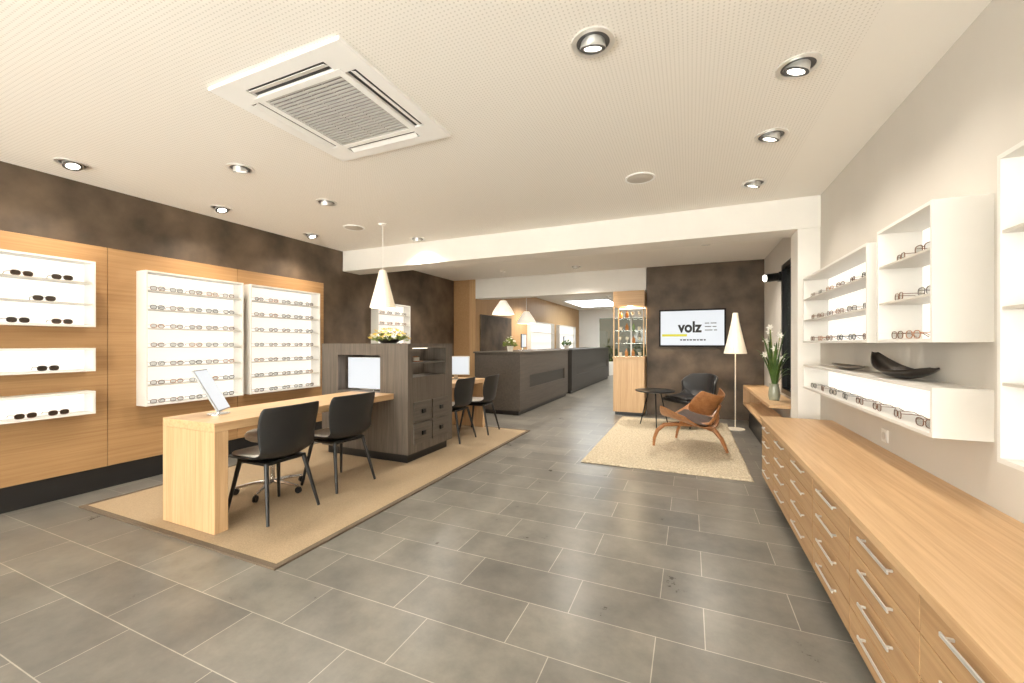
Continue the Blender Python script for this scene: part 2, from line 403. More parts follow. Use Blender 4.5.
def fill(lv, xf, s, ys, cname, dark, detail, left_to_right=1, sc=1.0):
    for i, z in enumerate(lv):
        row = ys[i] if isinstance(ys[0], (list, tuple)) else ys
        row = sorted(row, reverse=(left_to_right < 0))
        for j, y in enumerate(row):
            c = random.choice([0, 1, 1, 2, 3] if not dark else [0, 1, 3])
            rw = 'the ' if len(lv) == 1 else ('top shelf of the ' if i == 0 else ORD[i]+' shelf down in the ')
            lab = '%s %s, %s from left on %s%s' % (CN[c], 'sunglasses' if dark else 'eyeglasses', ORD[j], rw, cname)
            glasses((xf-s*(.034+random.random()*.006), y, z+.0005), (-PI/2 if s > 0 else PI/2)+random.uniform(-.14, .14), lab,
                    'eyewear in the '+cname, c, dark, detail, 'sunglasses' if dark else 'eyeglasses', sc)
XL = -4.64
lv = case('upper lit display case with dark sunglasses at the left picture edge', -4.80, XL, .60, 1.79, 1.44, 1.995, 3)
fill(lv, XL, 1, [[.82, 1.06, 1.38, 1.60], [.95, 1.50], [.8, 1.02, 1.36, 1.60]], 'upper left-edge case', True, True, sc=.93)
lv = case('slim middle lit display case at the left picture edge', -4.80, XL, .60, 1.79, 1.065, 1.262, 1)
fill(lv, XL, 1, [[.85, 1.18, 1.52]], 'slim middle left-edge case', True, True, sc=.93)
lv = case('slim lowest lit display case at the left picture edge', -4.80, XL, .60, 1.79, .705, .896, 1)
fill(lv, XL, 1, [[.82, 1.1, 1.40, 1.58]], 'slim lowest left-edge case', True, True, sc=.93)
lv = case('tall lit eyeglass case in the middle of the oak panelling', -4.80, XL, 2.14, 3.05, .713, 1.985, 7)
fill(lv, XL, 1, [2.25, 2.41, 2.58, 2.74, 2.91], 'nearer tall case', False, False, sc=.88)
lv = case('farther tall lit eyeglass case at the right end of the oak panelling', -4.80, XL, 3.13, 4.10, .713, 1.985, 7)
fill(lv, XL, 1, [3.26, 3.44, 3.615, 3.79, 3.96], 'farther tall case', False, False, sc=.88)
lv = case('tall lit case on the brown wall beyond the beam', -4.85, -4.70, 5.3, 6.15, .713, 1.985, 7)
fill(lv[:4], -4.70, 1, [5.44, 5.63, 5.83, 6.02], 'case beyond the beam', False, False, sc=.93)
XR = .94
lv = case('far upper lit white case on the right wall', 1.13, XR, 3.0, 4.46, 1.305, 1.885, 3)
fill(lv, XR, -1, [3.14, 3.36, 3.6, 3.84, 4.08, 4.3], 'far upper right case', False, True, -1, sc=.9)
lv = case('near upper lit white case with solid white end on the right wall', 1.13, XR, 2.30, 2.86, 1.305, 1.91, 3)
fill(lv, XR, -1, [[2.46, 2.69], [2.45, 2.70], [2.56, 2.72]], 'near upper right case', False, True, -1, sc=.9)
lv = case('long low lit white case with metal dishes on top', 1.13, XR, 2.30, 4.46, .90, 1.112, 1)
fill(lv, XR, -1, [2.46, 2.72, 2.98, 3.24, 3.5, 3.76, 4.02, 4.27], 'long low right case', False, True, -1, sc=.9)
lv = case('tall lit white case cut off by the right picture edge', 1.13, XR, .85, 1.90, .905, 1.925, 4)
for (y, lab) in ((12.1, 'nearer'), (14.9, 'farther')):
    case('%s small lit case far back on the oak side wall' % lab, -4.3, -4.18, y-1.1, y+1.1, 1.0, 1.95, 3)

# dishes on the long low case
def dish(name, label, loc, rz, L, W, hgt, mat, curl):
    def fn(u, v):
        q = 2*v-1
        wd = W*max(.02, math.cos(q*PI/2*.97))**.8
        z = .004+hgt*(abs(q)**2.2)*(1 if q > 0 else curl)+ .55*wd*(u*u)
        return (L*q+.02*u, wd*u, z)
    o = MB().sheet(fn, 12, 30).build(name, mat, None, smooth=True, solid=.006, org=loc, rz=rz, world=False)
    return tag(o, label, 'dish')
dish('metal_dish', 'dark curled leaf shaped metal dish on the long low case', (1.03, 2.82, 1.113), R(97), .25, .08, .13, BRONZE, .5)
dish('metal_dish', 'slim silver leaf shaped dish lying left of the dark dish', (1.035, 3.66, 1.113), R(92), .27, .05, .03, SILVERD, 1)

# socket on right wall
t = thing('wall_socket', 'white wall socket between the worktop and the long low case', 'socket', (1.13, 3.3, .68))
MB().box(1.12, 1.13, 3.26, 3.34, .68, .76).build('plate', BOXWHITE, t, bevel=.002)
MB().cyl((1.119, 3.3, .72), (1.116, 3.3, .72), .024).build('socket_ring', GREYWHITE, t)

# ------------------------------------------------------------------ right drawer row
DY = .56; Y1 = 4.34
for k in range(7):
    ya, yb = Y1-DY*(k+1)+.001, Y1-DY*k-.001
    t = thing('drawer_cabinet', 'oak drawer cabinet, %s from the far end under the long worktop' % ORD[k], 'cabinet', (.86, (ya+yb)/2, 0), 0, 'oak drawer cabinets on the right')
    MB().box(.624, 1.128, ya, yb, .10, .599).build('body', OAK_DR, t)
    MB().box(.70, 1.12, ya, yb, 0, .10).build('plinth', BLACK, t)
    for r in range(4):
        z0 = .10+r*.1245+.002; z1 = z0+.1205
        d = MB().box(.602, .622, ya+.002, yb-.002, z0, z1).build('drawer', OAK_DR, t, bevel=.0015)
        yc = (ya+yb)/2; zc = z1-.034
        MB().box(.580, .585, yc-.13, yc+.13, zc-.006, zc+.006).box(.585, .602, yc-.115, yc-.107, zc-.004, zc+.004).box(.585, .602, yc+.107, yc+.115, zc-.004, zc+.004).build('handle', SATIN, d, bevel=.001)
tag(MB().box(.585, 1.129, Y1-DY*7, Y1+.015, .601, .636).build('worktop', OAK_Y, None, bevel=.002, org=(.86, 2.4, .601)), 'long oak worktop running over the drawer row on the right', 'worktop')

# flowers
def blossom_mesh(name, mat, r, np=6, cup=.5):
    m = MB()
    for a in range(np):
        b_ = a*2*PI/np
        def P(rr, da, z): return (rr*math.cos(b_+da), rr*math.sin(b_+da), z)
        m.add([(0, 0, 0), P(r*.6, -.45, r*cup*.5), P(r, 0, r*cup), P(r*.6, .45, r*cup*.5)], [(0, 1, 2, 3)])
    return m.mesh(name, mat)
WBLOS = blossom_mesh('blossom', PETALW, .042, 6, .35); WBLOS2 = blossom_mesh('blossom', PETALW, .034); YBLOS = blossom_mesh('blossom', PETALY, .036)

# wooden console under the window with plant
t = thing('console_shelf', 'open ended oak console with hollow inside under the dark window', 'console', (.95, 6.4, 0))
MB().box(.78, 1.09, 5.15, 7.5, .605, .64).build('top_board', OAK_Y, t, bevel=.002)
MB().box(.78, 1.09, 5.15, 7.5, .33, .36).build('bottom_board', OAK_Y, t, bevel=.002)
MB().box(.78, 1.09, 7.47, 7.5, .36, .605).build('end_board', OAK_Z, t)
MB().box(.84, 1.06, 5.4, 7.3, 0, .33).build('plinth', BLACK, t)
t = thing('flower_vase', 'tall vase of white flowers and long green leaves on the console', 'flowers', (.90, 5.6, .641))
MB().lathe([(.0, 0), (.05, 0), (.06, .05), (.055, .12), (.045, .17), (.05, .19), (.042, .19), (.038, .17), (.046, .12), (.05, .05), (.04, .012), (0, .012)], 28).build('vase', POTG, t, True, world=False)
m = MB(); m2 = MB(); pts = []
for k in range(30):
    q = 2*PI*k*.618+random.uniform(-.2, .2); L = random.uniform(.26, .80); sp = random.uniform(.04, .20)
    dx, dy = math.cos(q), math.sin(q); wd = random.uniform(.009, .019)
    def fn(u, v, dx=dx, dy=dy, L=L, sp=sp, wd=wd):
        w_ = wd*math.sin(PI*min(.98, .12+v*.86)); rr = .02+sp*v**1.5
        return (min(dx*rr-dy*w_*u, .19), dy*rr+dx*w_*u, .15+L*v-.9*sp*v**4)
    m.sheet(fn, 2, 12)
for k in range(8):
    q = 2*PI*k*.382+random.uniform(-.2, .2); L = .32+.055*k+random.uniform(-.02, .02); sp = random.uniform(.05, .12)
    p = (math.cos(q)*sp, math.sin(q)*sp, .15+L); pts.append((p, q))
    m2.tube([(0, 0, .13), (p[0]*.3, p[1]*.3, .15+L*.5), p], .004, 6)
m.build('leaves', LEAF, t, True, solid=.0015, world=False); m2.build('stems', LEAF2, t, world=False)
for p, q in pts:
    place('blossom', WBLOS, t, p, (R(70), 0, R(-10)+random.uniform(-.5, .5)), 1.0)
t = thing('wall_spotlight', 'black spotlight with pale lens high beside the dark window', 'spotlight', (1.13, 6.5, 2.2))
MB().box(1.09, 1.13, 6.44, 6.56, 2.14, 2.26).build('mount', BLACKM, t, bevel=.004)
MB().cyl((1.09, 6.5, 2.2), (.93, 6.44, 2.18), .055).build('lamp_head', BLACKM, t, True)
MB().cyl((.929, 6.4397, 2.1799), (.922, 6.437, 2.179), .046).build('lens', LAMP, t)

# ------------------------------------------------------------------ rugs
RT = .012
t = thing('rug', 'tan flat woven rug with brown binding under the oak desks', 'rug', (-3.315, 3.65, 0))
MB().box(-4.40, -2.22, 1.65, 5.66, 0, RT-.001).build('field', RUGTAN, t)
MB().box(-4.44, -4.40, 1.61, 5.70, 0, RT).box(-2.22, -2.18, 1.61, 5.70, 0, RT).box(-4.40, -2.22, 1.61, 1.65, 0, RT).box(-4.40, -2.22, 5.66, 5.70, 0, RT).build('binding', RUGEDGE, t)
NX, NY = 110, 190
vs = []; fs = []
for j in range(NY+1):
    for i in range(NX+1):
        e = (i in (0, NX)) or (j in (0, NY))
        vs.append((-1.1+1.65*i/NX+random.uniform(-.004, .004), 4.42+3.0*j/NY+random.uniform(-.004, .004), .004 if e else random.uniform(.012, .022)))
fs = [(j*(NX+1)+i, j*(NX+1)+i+1, (j+1)*(NX+1)+i+1, (j+1)*(NX+1)+i) for j in range(NY) for i in range(NX)]
b0 = len(vs); vs += [(-1.1, 4.42, 0), (.55, 4.42, 0), (.55, 7.42, 0), (-1.1, 7.42, 0)]; fs.append((b0, b0+3, b0+2, b0+1))
o = MB().add(vs, fs).build('rug', RUGCREAM, None, org=(-.275, 5.92, 0)); tag(o, 'cream speckled wool rug under the lounge chairs', 'rug')
RC = .0225

# ------------------------------------------------------------------ consulting desks and dark block
def desk(label, y0, y1, yend0, yend1):
    t = thing('desk', label, 'desk', (-3.19, (y0+y1)/2, RT), 0, 'oak consulting desks')
    MB().box(-3.53, -2.93, y0, y1, .70, .76).build('desktop', OAK_Y, t, bevel=.002)
    MB().box(-3.53, -2.93, yend0, yend1, RT, .699).build('end_panel', OAK_Z, t, bevel=.002)
desk('long oak desk with solid end panel nearest the camera', 1.73, 3.548, 1.73, 1.82)
desk('oak desk behind the dark grey drawer block', 4.432, 5.69, 5.62, 5.69)
x0, x1, ya, yb = -3.99, -2.745, 3.55, 4.43
t = thing('drawer_block', 'dark grey oak block with open niches and four drawers between the desks', 'cabinet', (-3.37, 3.99, RT))
b = MB()
b.box(x0, x1, ya, yb, .11, .76)
b.box(x0, -3.74, ya, yb, .76, .93).box(-3.74, -3.12, 3.95, yb, .76, .93).box(-3.12, x1, ya, yb, .76, .93)
b.box(x0, -3.74, ya, yb, .93, 1.17).box(-3.74, -3.12, 3.95, yb, .93, 1.17).box(-3.12, -3.06, ya, yb, .93, 1.17).box(-3.06, x1, ya, 3.63, .93, 1.17).box(-3.06, x1, 4.28, yb, .93, 1.17)
b.box(x0, -3.06, ya, yb, 1.17, 1.25).box(-3.06, x1, ya, 3.63, 1.17, 1.25).box(-3.06, x1, 4.28, yb, 1.17, 1.25)
b.box(x0, x1, ya, yb, 1.25, 1.30)
b.build('body', DARKOAK, t)
MB().box(x0+.05, x1-.05, ya+.05, yb-.05, RT, .11).build('plinth', BLACK, t)
MB().box(-3.05, x1-.01, 3.632, 4.278, 1.075, 1.09).build('shelf', DARKOAK_F, t)
MB().box(-3.03, -2.99, 3.66, 4.25, 1.240, 1.249).build('light_strip', STRIP, t)
MB().box(-3.03, -2.99, 3.66, 4.25, 1.066, 1.074).build('light_strip', STRIP, t)
for (y0, y1) in ((3.64, 3.965), (3.99, 4.315)):
    for (z0, z1) in ((.20, .42), (.44, .66)):
        d = MB().box(x1+.001, x1+.016, y0, y1, z0, z1).build('drawer', DARKOAK_F, t, bevel=.002)
        yc = (y0+y1)/2; zc = (z0+z1)/2
        MB().box(x1+.016, x1+.036, yc-.03, yc+.03, zc-.022, zc+.022).build('knob', BLACKM, d, bevel=.003)
# things in and on the block
def monitor(name, label, loc, rz, w_, h_, lift, mat=BOXWHITE, rim=.012):
    t = thing(name, label, 'monitor', loc, rz)
    MB().box(-w_/2, w_/2, -.012, .012, lift, lift+h_).build('screen_body', mat, t, bevel=.005, world=False)
    MB().box(-w_/2+rim, w_/2-rim, -.0135, -.0125, lift+rim, lift+h_-rim).build('screen', SCREEN, t, world=False)
    MB().box(-.03, .03, .012, .03, .01, lift+h_*.5).build('stand', CHROME, t, world=False)
    MB().box(-.1, .1, -.07 if lift > .03 else -.01, .09, 0, .01).build('foot', CHROME, t, bevel=.003, world=False)
monitor('monitor', 'pale flat monitor filling the niche above the near desk', (-3.44, 3.70, .7605), R(2), .55, .37, .012, SATIN, .008)
monitor('monitor', 'white flat monitor on the oak desk behind the block', (-3.22, 5.30, .7605), R(18), .42, .28, .07)
t = thing('card_holder', 'small red and gold card holder on the block side shelf', 'card holder', (-2.90, 3.92, 1.091))
MB().box(-2.94, -2.86, 3.86, 3.98, 1.091, 1.10).box(-2.935, -2.925, 3.86, 3.98, 1.10, 1.15).build('holder', RIM[3], t)
MB().box(-2.922, -2.905, 3.87, 3.97, 1.101, 1.14).build('cards', PETALW, t)

# planter on the block
def leafball(m, n, rx, ry, rz_, z0, size):
    for k in range(n):
        q = random.uniform(0, 2*PI); e = random.uniform(.0, 1.0); r = math.sqrt(random.random())
        c = Vector((rx*r*math.cos(q), ry*r*math.sin(q), z0+rz_*(1-r*r*.7)*e))
        d = Vector((math.cos(q)*r+random.uniform(-.4, .4), math.sin(q)*r+random.uniform(-.4, .4), random.uniform(.1, .9))).normalized()
        s_ = d.cross(Vector((random.uniform(-1, 1), random.uniform(-1, 1), 1))).normalized()*size*.35
        m.add([c, c+d*size*.5+s_, c+d*size, c+d*size*.5-s_], [(0, 1, 2, 3)])
def scatter_blossoms(t, mes, n, rx, z0, z1):
    for k in range(n):
        q = 2*PI*k*.618; r = rx*math.sqrt((k+.5)/n)
        place('blossom', mes[k % len(mes)], t, (r*math.cos(q), r*math.sin(q), z0+(z1-z0)*(1-(r/rx)**2)+random.uniform(-.015, .02)), (R(25)*math.sin(q)*-r/rx, R(35)*math.cos(q)*r/rx, q))
t = thing('planter', 'low bowl of loose greenery with white and yellow flowers on the dark block', 'planter', (-3.25, 3.85, 1.3005))
MB().lathe([(0, 0), (.08, 0), (.12, .03), (.14, .05), (.125, .05), (.10, .03), (0, .025)], 32).build('bowl', POTD, t, True, world=False)
m = MB(); leafball(m, 120, .20, .20, .08, .03, .055); m.build('foliage', LEAF2, t, solid=.001, world=False)
scatter_blossoms(t, [YBLOS, YBLOS, WBLOS2], 54, .23, .05, .17)

# tilted tablet on near desk
t = thing('tablet_stand', 'thin white tilted screen on a small stand on the near oak desk', 'tablet', (-3.30, 1.98, .7605), R(128))
MB().lathe([(0, 0), (.075, 0), (.075, .008), (.02, .014), (0, .014)], 28).build('foot', CHROME, t, True, world=False)
MB().cyl((0, .0, .012), (0, .06, .14), .009).build('stand', CHROME, t, True, world=False)
o = MB().box(-.11, .11, -.007, .007, 0, .35).build('screen_body', TABRIM, t, bevel=.004, world=False)
o.location = (0, -.035, .03); o.rotation_euler.x = R(-28)
MB().box(-.10, .10, -.0085, -.0072, .010, .340).build('screen', SCREEN, o, world=False)

# ------------------------------------------------------------------ black dining chairs
KEY = [(.235, .445, .205, 0, -.004), (.20, .438, .222, 0, .004), (.06, .430, .235, 0, .02), (-.10, .430, .240, .005, .035), (-.195, .46, .235, .03, .045),
       (-.235, .56, .243, .075, .02), (-.255, .68, .256, .085, .008), (-.272, .79, .256, .075, .0), (-.278, .835, .238, .065, -.008)]
def shell_fn(u, v):
    y, z, hw, cy, cz = cr(KEY, v)
    return (hw*u*(1-.03*u**4), y+cy*u*u, z+cz*u*u)
def pad_fn(u, v):
    y, z, hw, cy, cz = cr(KEY, .04+.40*v)
    e = 1-(2*v-1)**6*.25
    return (hw*.86*u*e, y+cy*u*u*.75, z+cz*u*u*.74+.019)
def make_chair(loc, rz, label, group):
    t = thing('dining_chair', label, 'chair', loc, rz, group)
    MB().sheet(shell_fn, 16, 34).build('shell', BLACK, t, True, solid=.012, sub=1, world=False)
    MB().sheet(pad_fn, 12, 14).build('seat_pad', PADGREY, t, True, solid=.022, sub=1, world=False)
    m = MB().box(-.17, .17, -.15, .17, .395, .42)
    m.build('seat_frame', BLACKM, t, bevel=.006, world=False)
    for sx in (-1, 1):
        MB().cyl((sx*.155, .155, .41), (sx*.215, .225, 0), .017, .011, 12).build('leg', BLACK, t, True, world=False)
        MB().cyl((sx*.155, -.135, .41), (sx*.215, -.235, 0), .017, .011, 12).build('leg', BLACK, t, True, world=False)
    return t
G = 'black shell chairs along the oak desks'; RL = RT+.003
ch = make_chair((-2.95, 2.17, RL), R(90), 'black shell chair at the near desk, closest to the camera', G)
dup(ch, (-2.99, 2.85, RL), R(86), 'black shell chair at the near desk, beside the dark block', G)
dup(ch, (-2.93, 4.75, RL), R(90), 'black shell chair just behind the dark drawer block', G)
dup(ch, (-2.84, 5.33, RL), R(94), 'black shell chair at the far end of the rug', G)
# swivel stool
t = thing('swivel_stool', 'grey swivel stool with chrome star base half under the near desk', 'stool', (-3.36, 2.46, RT), R(10))
m = MB()
for k in range(5):
    q = 2*PI*k/5
    m.tube([(0, 0, .085), (.13*math.cos(q), .13*math.sin(q), .08), (.27*math.cos(q), .27*math.sin(q), .06)], [.02, .016, .012], 8)
m.build('star_base', CHROME, t, True, world=False)
for k in range(5):
    q = 2*PI*k/5; c, s_ = math.cos(q), math.sin(q)
    MB().cyl((.27*c-.012*s_, .27*s_+.012*c, .027), (.27*c+.012*s_, .27*s_-.012*c, .027), .027, n=14).build('castor', BLACK, t, True, world=False)
MB().cyl((0, 0, .08), (0, 0, .46), .022).build('gas_column', CHROME, t, True, world=False)
MB().lathe([(0, .46), (.17, .46), (.20, .48), (.205, .51), (.19, .53), (0, .535)], 32).build('seat', PADGREY, t, True, world=False)

# ------------------------------------------------------------------ lounge group
t = thing('lounge_chair', 'curved wooden shell lounge chair on three legs on the cream rug', 'lounge chair', (.02, 5.55, RC+.004), R(66))
def seat_fn(u, v):
    dep = 1-.5*u*u
    y = .02+(v-.5)*.58*dep
    return (.49*u, y, .295+.19*abs(u)**2.2+.05*(v-.3)-.02*math.cos(v*PI))
def back_fn(u, v):
    q = 2*v-1
    return (.38*u*(1-.34*q*q), -.225-.15*v+.15*u*u, .41+.25*v+.07*u*u)
MB().sheet(seat_fn, 20, 14).build('seat', PLY, t, True, solid=.014, sub=1, world=False)
MB().sheet(back_fn, 20, 12).build('backrest', PLY, t, True, solid=.014, sub=1, world=False)
MB().sheet(lambda u, v: (lambda p: (p[0], p[1], p[2]+.018))(seat_fn(u*.55, .10+.80*v)), 14, 10).build('seat_pad', DKLEATHER, t, True, solid=.018, sub=1, world=False)
for sx in (-1, 1):
    MB().tube([(sx*.05, -.02, .272), (sx*.2, .1, .285), (sx*.28, .22, .275), (sx*.31, .29, .20), (sx*.31, .33, .1), (sx*.30, .345, 0)], [.02, .022, .024, .024, .02, .015], 10, .8).build('front_leg', PLY, t, True, world=False)
MB().tube([(0, .08, .272), (0, -.15, .272), (0, -.27, .24), (0, -.35, .15), (0, -.42, 0)], [.022, .026, .028, .024, .015], 10, 1.4).build('rear_leg', PLY, t, True, world=False)
MB().tube([(0, -.05, .272), (0, -.22, .31), (0, -.285, .40), (0, -.335, .55)], [.02, .02, .02, .014], 10, 1.6).build('back_support', PLY, t, True, world=False)

t = thing('lounge_chair', 'black leather tub lounge chair by the brown wall', 'lounge chair', (0, 6.95, RC), R(132))
LK = [(.30, .40, .28, 0, 0), (.22, .385, .32, 0, .01), (.0, .365, .33, .0, .05), (-.17, .375, .34, .04, .12), (-.26, .47, .35, .12, .15), (-.31, .61, .35, .17, .06), (-.35, .74, .32, .15, 0), (-.37, .80, .26, .10, -.02)]
def tub(u, v):
    y, z, hw, cy, cz = cr(LK, v); return (hw*u, y+cy*u*u, z+cz*u*u)
MB().sheet(tub, 16, 28).build('shell', LEATHER, t, True, solid=.05, sub=1, world=False)
MB().sheet(lambda u, v: (lambda p: (p[0]*.8, p[1], p[2]+.045))(tub(u, .05+.4*v)), 12, 12).build('seat_cushion', LEATHER, t, True, solid=.05, sub=1, world=False)
MB().cyl((0, -.02, .04), (0, -.02, .36), .025).build('column', BLACKM, t, True, world=False)
m = MB()
for k in range(4):
    q = PI/4+k*PI/2; m.tube([(0, -.02, .05), (.15*math.cos(q), .15*math.sin(q)-.02, .04), (.3*math.cos(q), .3*math.sin(q)-.02, .012)], [.018, .015, .011], 8)
m.build('star_base', BLACKM, t, True, world=False)

t = thing('side_table', 'round black three legged side table between the lounge chairs', 'side table', (-.50, 6.70, RC))
MB().lathe([(0, .535), (.27, .535), (.29, .545), (.29, .555), (.28, .56), (0, .56)], 48).build('tabletop', BLACKM, t, True, world=False)
for k in range(3):
    q = R(40)+2*PI*k/3
    MB().cyl((.10*math.cos(q), .10*math.sin(q), .535), (.24*math.cos(q), .24*math.sin(q), .003), .011, .008, 10).build('leg', BLACKM, t, True, world=False)

def slat_shade(prof, n=30, wd=.010, fillf=.78):
    m = MB(); k = len(prof)
    for j in range(n):
        q = 2*PI*j/n; c, s_ = math.cos(q), math.sin(q)
        vs = []; fs = []
        for (r, z) in prof:
            w_ = min(wd, r*PI/n*fillf)
            for (dr, dw) in ((-.0015, -w_), (.0015, -w_), (.0015, w_), (-.0015, w_)):
                vs.append(((r+dr)*c-dw*s_, (r+dr)*s_+dw*c, z))
        for i in range(k-1):
            for a in range(4): fs.append((i*4+a, i*4+(a+1)%4, (i+1)*4+(a+1)%4, (i+1)*4+a))
        fs.append((0, 1, 2, 3)); fs.append(tuple((k-1)*4+a for a in range(4)))
        m.add(vs, fs)
    for (r, z) in (prof[0], prof[-1], prof[k//2]):
        m.ring(max(.004, r-.008), r-.001, z-.004, z+.004, 32)
    return m
WARM = (1.0, .9, .76)
t = thing('floor_lamp', 'slender floor lamp with pale slatted cone shade in front of the brown wall', 'floor lamp', (.63, 7.05, 0))
MB().lathe([(0, 0), (.13, 0), (.13, .012), (.02, .022), (0, .022)], 36).build('base', SLATW, t, True, world=False)
MB().cyl((0, 0, .02), (0, 0, 1.45), .007).build('pole', SLATW, t, True, world=False)
MB().lathe([(0, 1.30), (.025, 1.31), (.03, 1.36), (.02, 1.41), (0, 1.42)], 16).build('bulb', LAMP2, t, True, world=False)
slat_shade([(.155, 1.15), (.138, 1.23), (.108, 1.36), (.078, 1.50), (.052, 1.63), (.034, 1.76)], 36, .016, .93).build('shade', SLATW, t, world=False)
light('POINT', 'lamp_light', (0, 0, 1.26), 5, WARM, t, shadow_soft_size=.03)

def pendant(label, loc, prof, zb, energy, mat):
    t = thing('pendant_lamp', label, 'pendant lamp', (loc[0], loc[1], H), 0)
    dz = zb-H; top = prof[-1][1]
    MB().lathe([(0, 0), (.05, 0), (.05, -.02), (.015, -.03), (0, -.03)], 24).build('ceiling_rose', WHITE, t, True, world=False)
    MB().cyl((0, 0, -.03), (0, 0, dz+top-.06), .004, n=8).build('cord', WHITE, t, world=False)
    slat_shade([(r, z+dz) for r, z in prof], 36, .02, .93).build('shade', mat, t, world=False)
    zz = dz+top*.45
    MB().lathe([(0, zz-.05), (.025, zz-.03), (.025, zz+.02), (.015, zz+.06), (0, zz+.065)], 16).build('bulb', LAMP2, t, True, world=False)
    MB().cyl((0, 0, zz+.065), (0, 0, dz+top-.05), .012, n=10).build('socket', WHITE, t, True, world=False)
    light('POINT', 'pendant_light', (0, 0, dz+.06), energy, WARM, t, shadow_soft_size=.04)
pendant('tall pale slatted cone pendant hanging above the dark block', (-3.30, 3.80), [(.145, 0), (.132, .05), (.112, .13), (.088, .22), (.066, .31), (.05, .38), (.04, .43)], 1.72, 5, SLATW)
BOWL = [(.215, 0), (.195, .05), (.16, .11), (.12, .17), (.085, .22), (.06, .26)]
pendant('nearer pale slatted cone pendant above the reception counter', (-3.30, 7.17), BOWL, 1.86, 3, SLATLIT)
pendant('farther pale slatted cone pendant above the reception counter', (-3.30, 8.4), BOWL, 1.74, 3, SLATLIT)

# ------------------------------------------------------------------ screen on the brown wall
t = thing('wall_screen', 'flat wall screen showing a bold black word with yellow stripe', 'television', (.025, 7.9, 1.255))
MB().box(-.512, .562, 7.845, 7.899, 1.243, 1.902).build('housing', BEZEL, t)
MB().box(-.485, .535, 7.842, 7.844, 1.270, 1.875).build('screen', SCREEN, t)
def text(body, name, mat, parent, x0_, x1_, z0_, z1_, y, off=0):
    cu = bpy.data.curves.new(name, 'FONT'); cu.body = body; cu.size = 1; cu.offset = off; cu.extrude = .002
    to = bpy.data.objects.new(name, cu); COL.objects.link(to)
    dg = bpy.context.evaluated_depsgraph_get()
    me = bpy.data.meshes.new_from_object(to.evaluated_get(dg)); bpy.data.objects.remove(to)
    xs = [v.co.x for v in me.vertices]; ys = [v.co.y for v in me.vertices]
    sx = (x1_-x0_)/(max(xs)-min(xs)); sy = (z1_-z0_)/(max(ys)-min(ys)); mx, my = min(xs), min(ys)
    org = ORG[parent.name]
    for v in me.vertices:
        v.co = Vector((x0_+(v.co.x-mx)*sx, y-v.co.z, z0_+(v.co.y-my)*sy))-org
    me.materials.clear(); me.materials.append(mat)
    o = bpy.data.objects.new(name, me); COL.objects.link(o); o.parent = parent; return o
text('volz', 'lettering', INK, t, -.20, .19, 1.49, 1.69, 7.838, .035)
MB().box(-.46, -.05, 7.838, 7.841, 1.425, 1.465).build('yellow_stripe', YELL, t)
m = MB()
for z, ws in ((1.645, (.07, .09)), (1.585, (.10, .06)), (1.525, (.12, .05))):
    x = .235
    for w_ in ws: m.box(x, x+w_, 7.838, 7.841, z, z+.016); x += w_+.02
m.build('side_print', GREYINK, t)
m = MB(); x = -.16
for w_ in (.03, .05, .03, .04, .05, .03, .05, .03): m.box(x, x+w_, 7.838, 7.841, 1.352, 1.374); x += w_+.014
m.build('bottom_print', INK, t)

# ------------------------------------------------------------------ bar cabinet and vitrine beside the brown wall
t = thing('oak_cabinet', 'waist high oak cabinet left of the brown wall', 'cabinet', (-1.02, 7.9, 0))
MB().box(-1.29, -.745, 7.62, 8.2, .06, 1.03).build('body', OAK_Z, t, bevel=.002)
MB().box(-1.26, -.77, 7.65, 8.17, 0, .06).build('plinth', BLACK, t)
MB().box(-1.30, -.740, 7.61, 8.21, 1.03, 1.06).build('top_board', OAK_X, t, bevel=.002)
t = thing('glass_vitrine', 'glass vitrine with oak header on the waist high oak cabinet', 'vitrine', (-1.02, 7.9, 1.061))
MB().box(-1.29, -.745, 7.62, 8.2, 1.98, 2.25).build('header', OAK_X, t)
for (x, y) in ((-1.29, 7.62), (-.765, 7.62), (-1.29, 8.18), (-.765, 8.18)):
    MB().box(x, x+.02, y, y+.02, 1.061, 1.98).build('post', OAK_Z, t)
for z in (1.061, 1.30, 1.53, 1.76):
    MB().box(-1.27, -.77, 7.645, 8.17, z, z+.008).build('shelf', GLASS, t)
MB().box(-1.26, -.78, 8.14, 8.16, 1.965, 1.979).build('light_strip', STRIP, t)
bp = [(0, 0), (.035, 0), (.037, .02), (.037, .10), (.014, .13), (.013, .165), (0, .165)]
gp = [(0, 0), (.03, 0), (.036, .085), (.033, .085), (.028, .006), (0, .006)]
sp = [(0, 0), (.03, .002), (.005, .008), (.004, .06), (.03, .085), (.032, .12), (.026, .145), (.024, .145), (.028, .12), (0, .068)]
KIND = [('bottle', 'amber glass bottle', MB().lathe(bp, 16).mesh('bottle', AMBER, True)), ('bottle', 'green glass bottle', MB().lathe(bp, 16).mesh('bottle', GREENG, True)),
        ('tumbler', 'pale drinking tumbler', MB().lathe(gp, 16).mesh('tumbler', CLEARG, True)), ('goblet', 'pale stemmed glass', MB().lathe(sp, 16).mesh('goblet', CLEARG, True))]
seq = [[2, 0, 0, 2], [3, 3, 0, 3], [2, 0, 1, 2], [0, 0, 3, 3]]
for i, z in enumerate((1.0695, 1.3085, 1.5385, 1.7685)):
    for j, kk in enumerate(seq[i]):
        nm, lb, me = KIND[kk]
        o = bpy.data.objects.new(nm, me); COL.objects.link(o); o.location = (-1.19+.115*j+random.uniform(-.01, .01), 7.78+random.uniform(-.03, .1), z)
        o.scale = (.8, .8, .8)
        tag(o, '%s on a shelf of the glass vitrine' % lb, 'bottle' if nm == 'bottle' else 'glass', lb+'s in the vitrine')
light('POINT', 'vitrine_light', (0, -.05, .87), 14, (1.0, .84, .6), t, shadow_soft_size=.03)
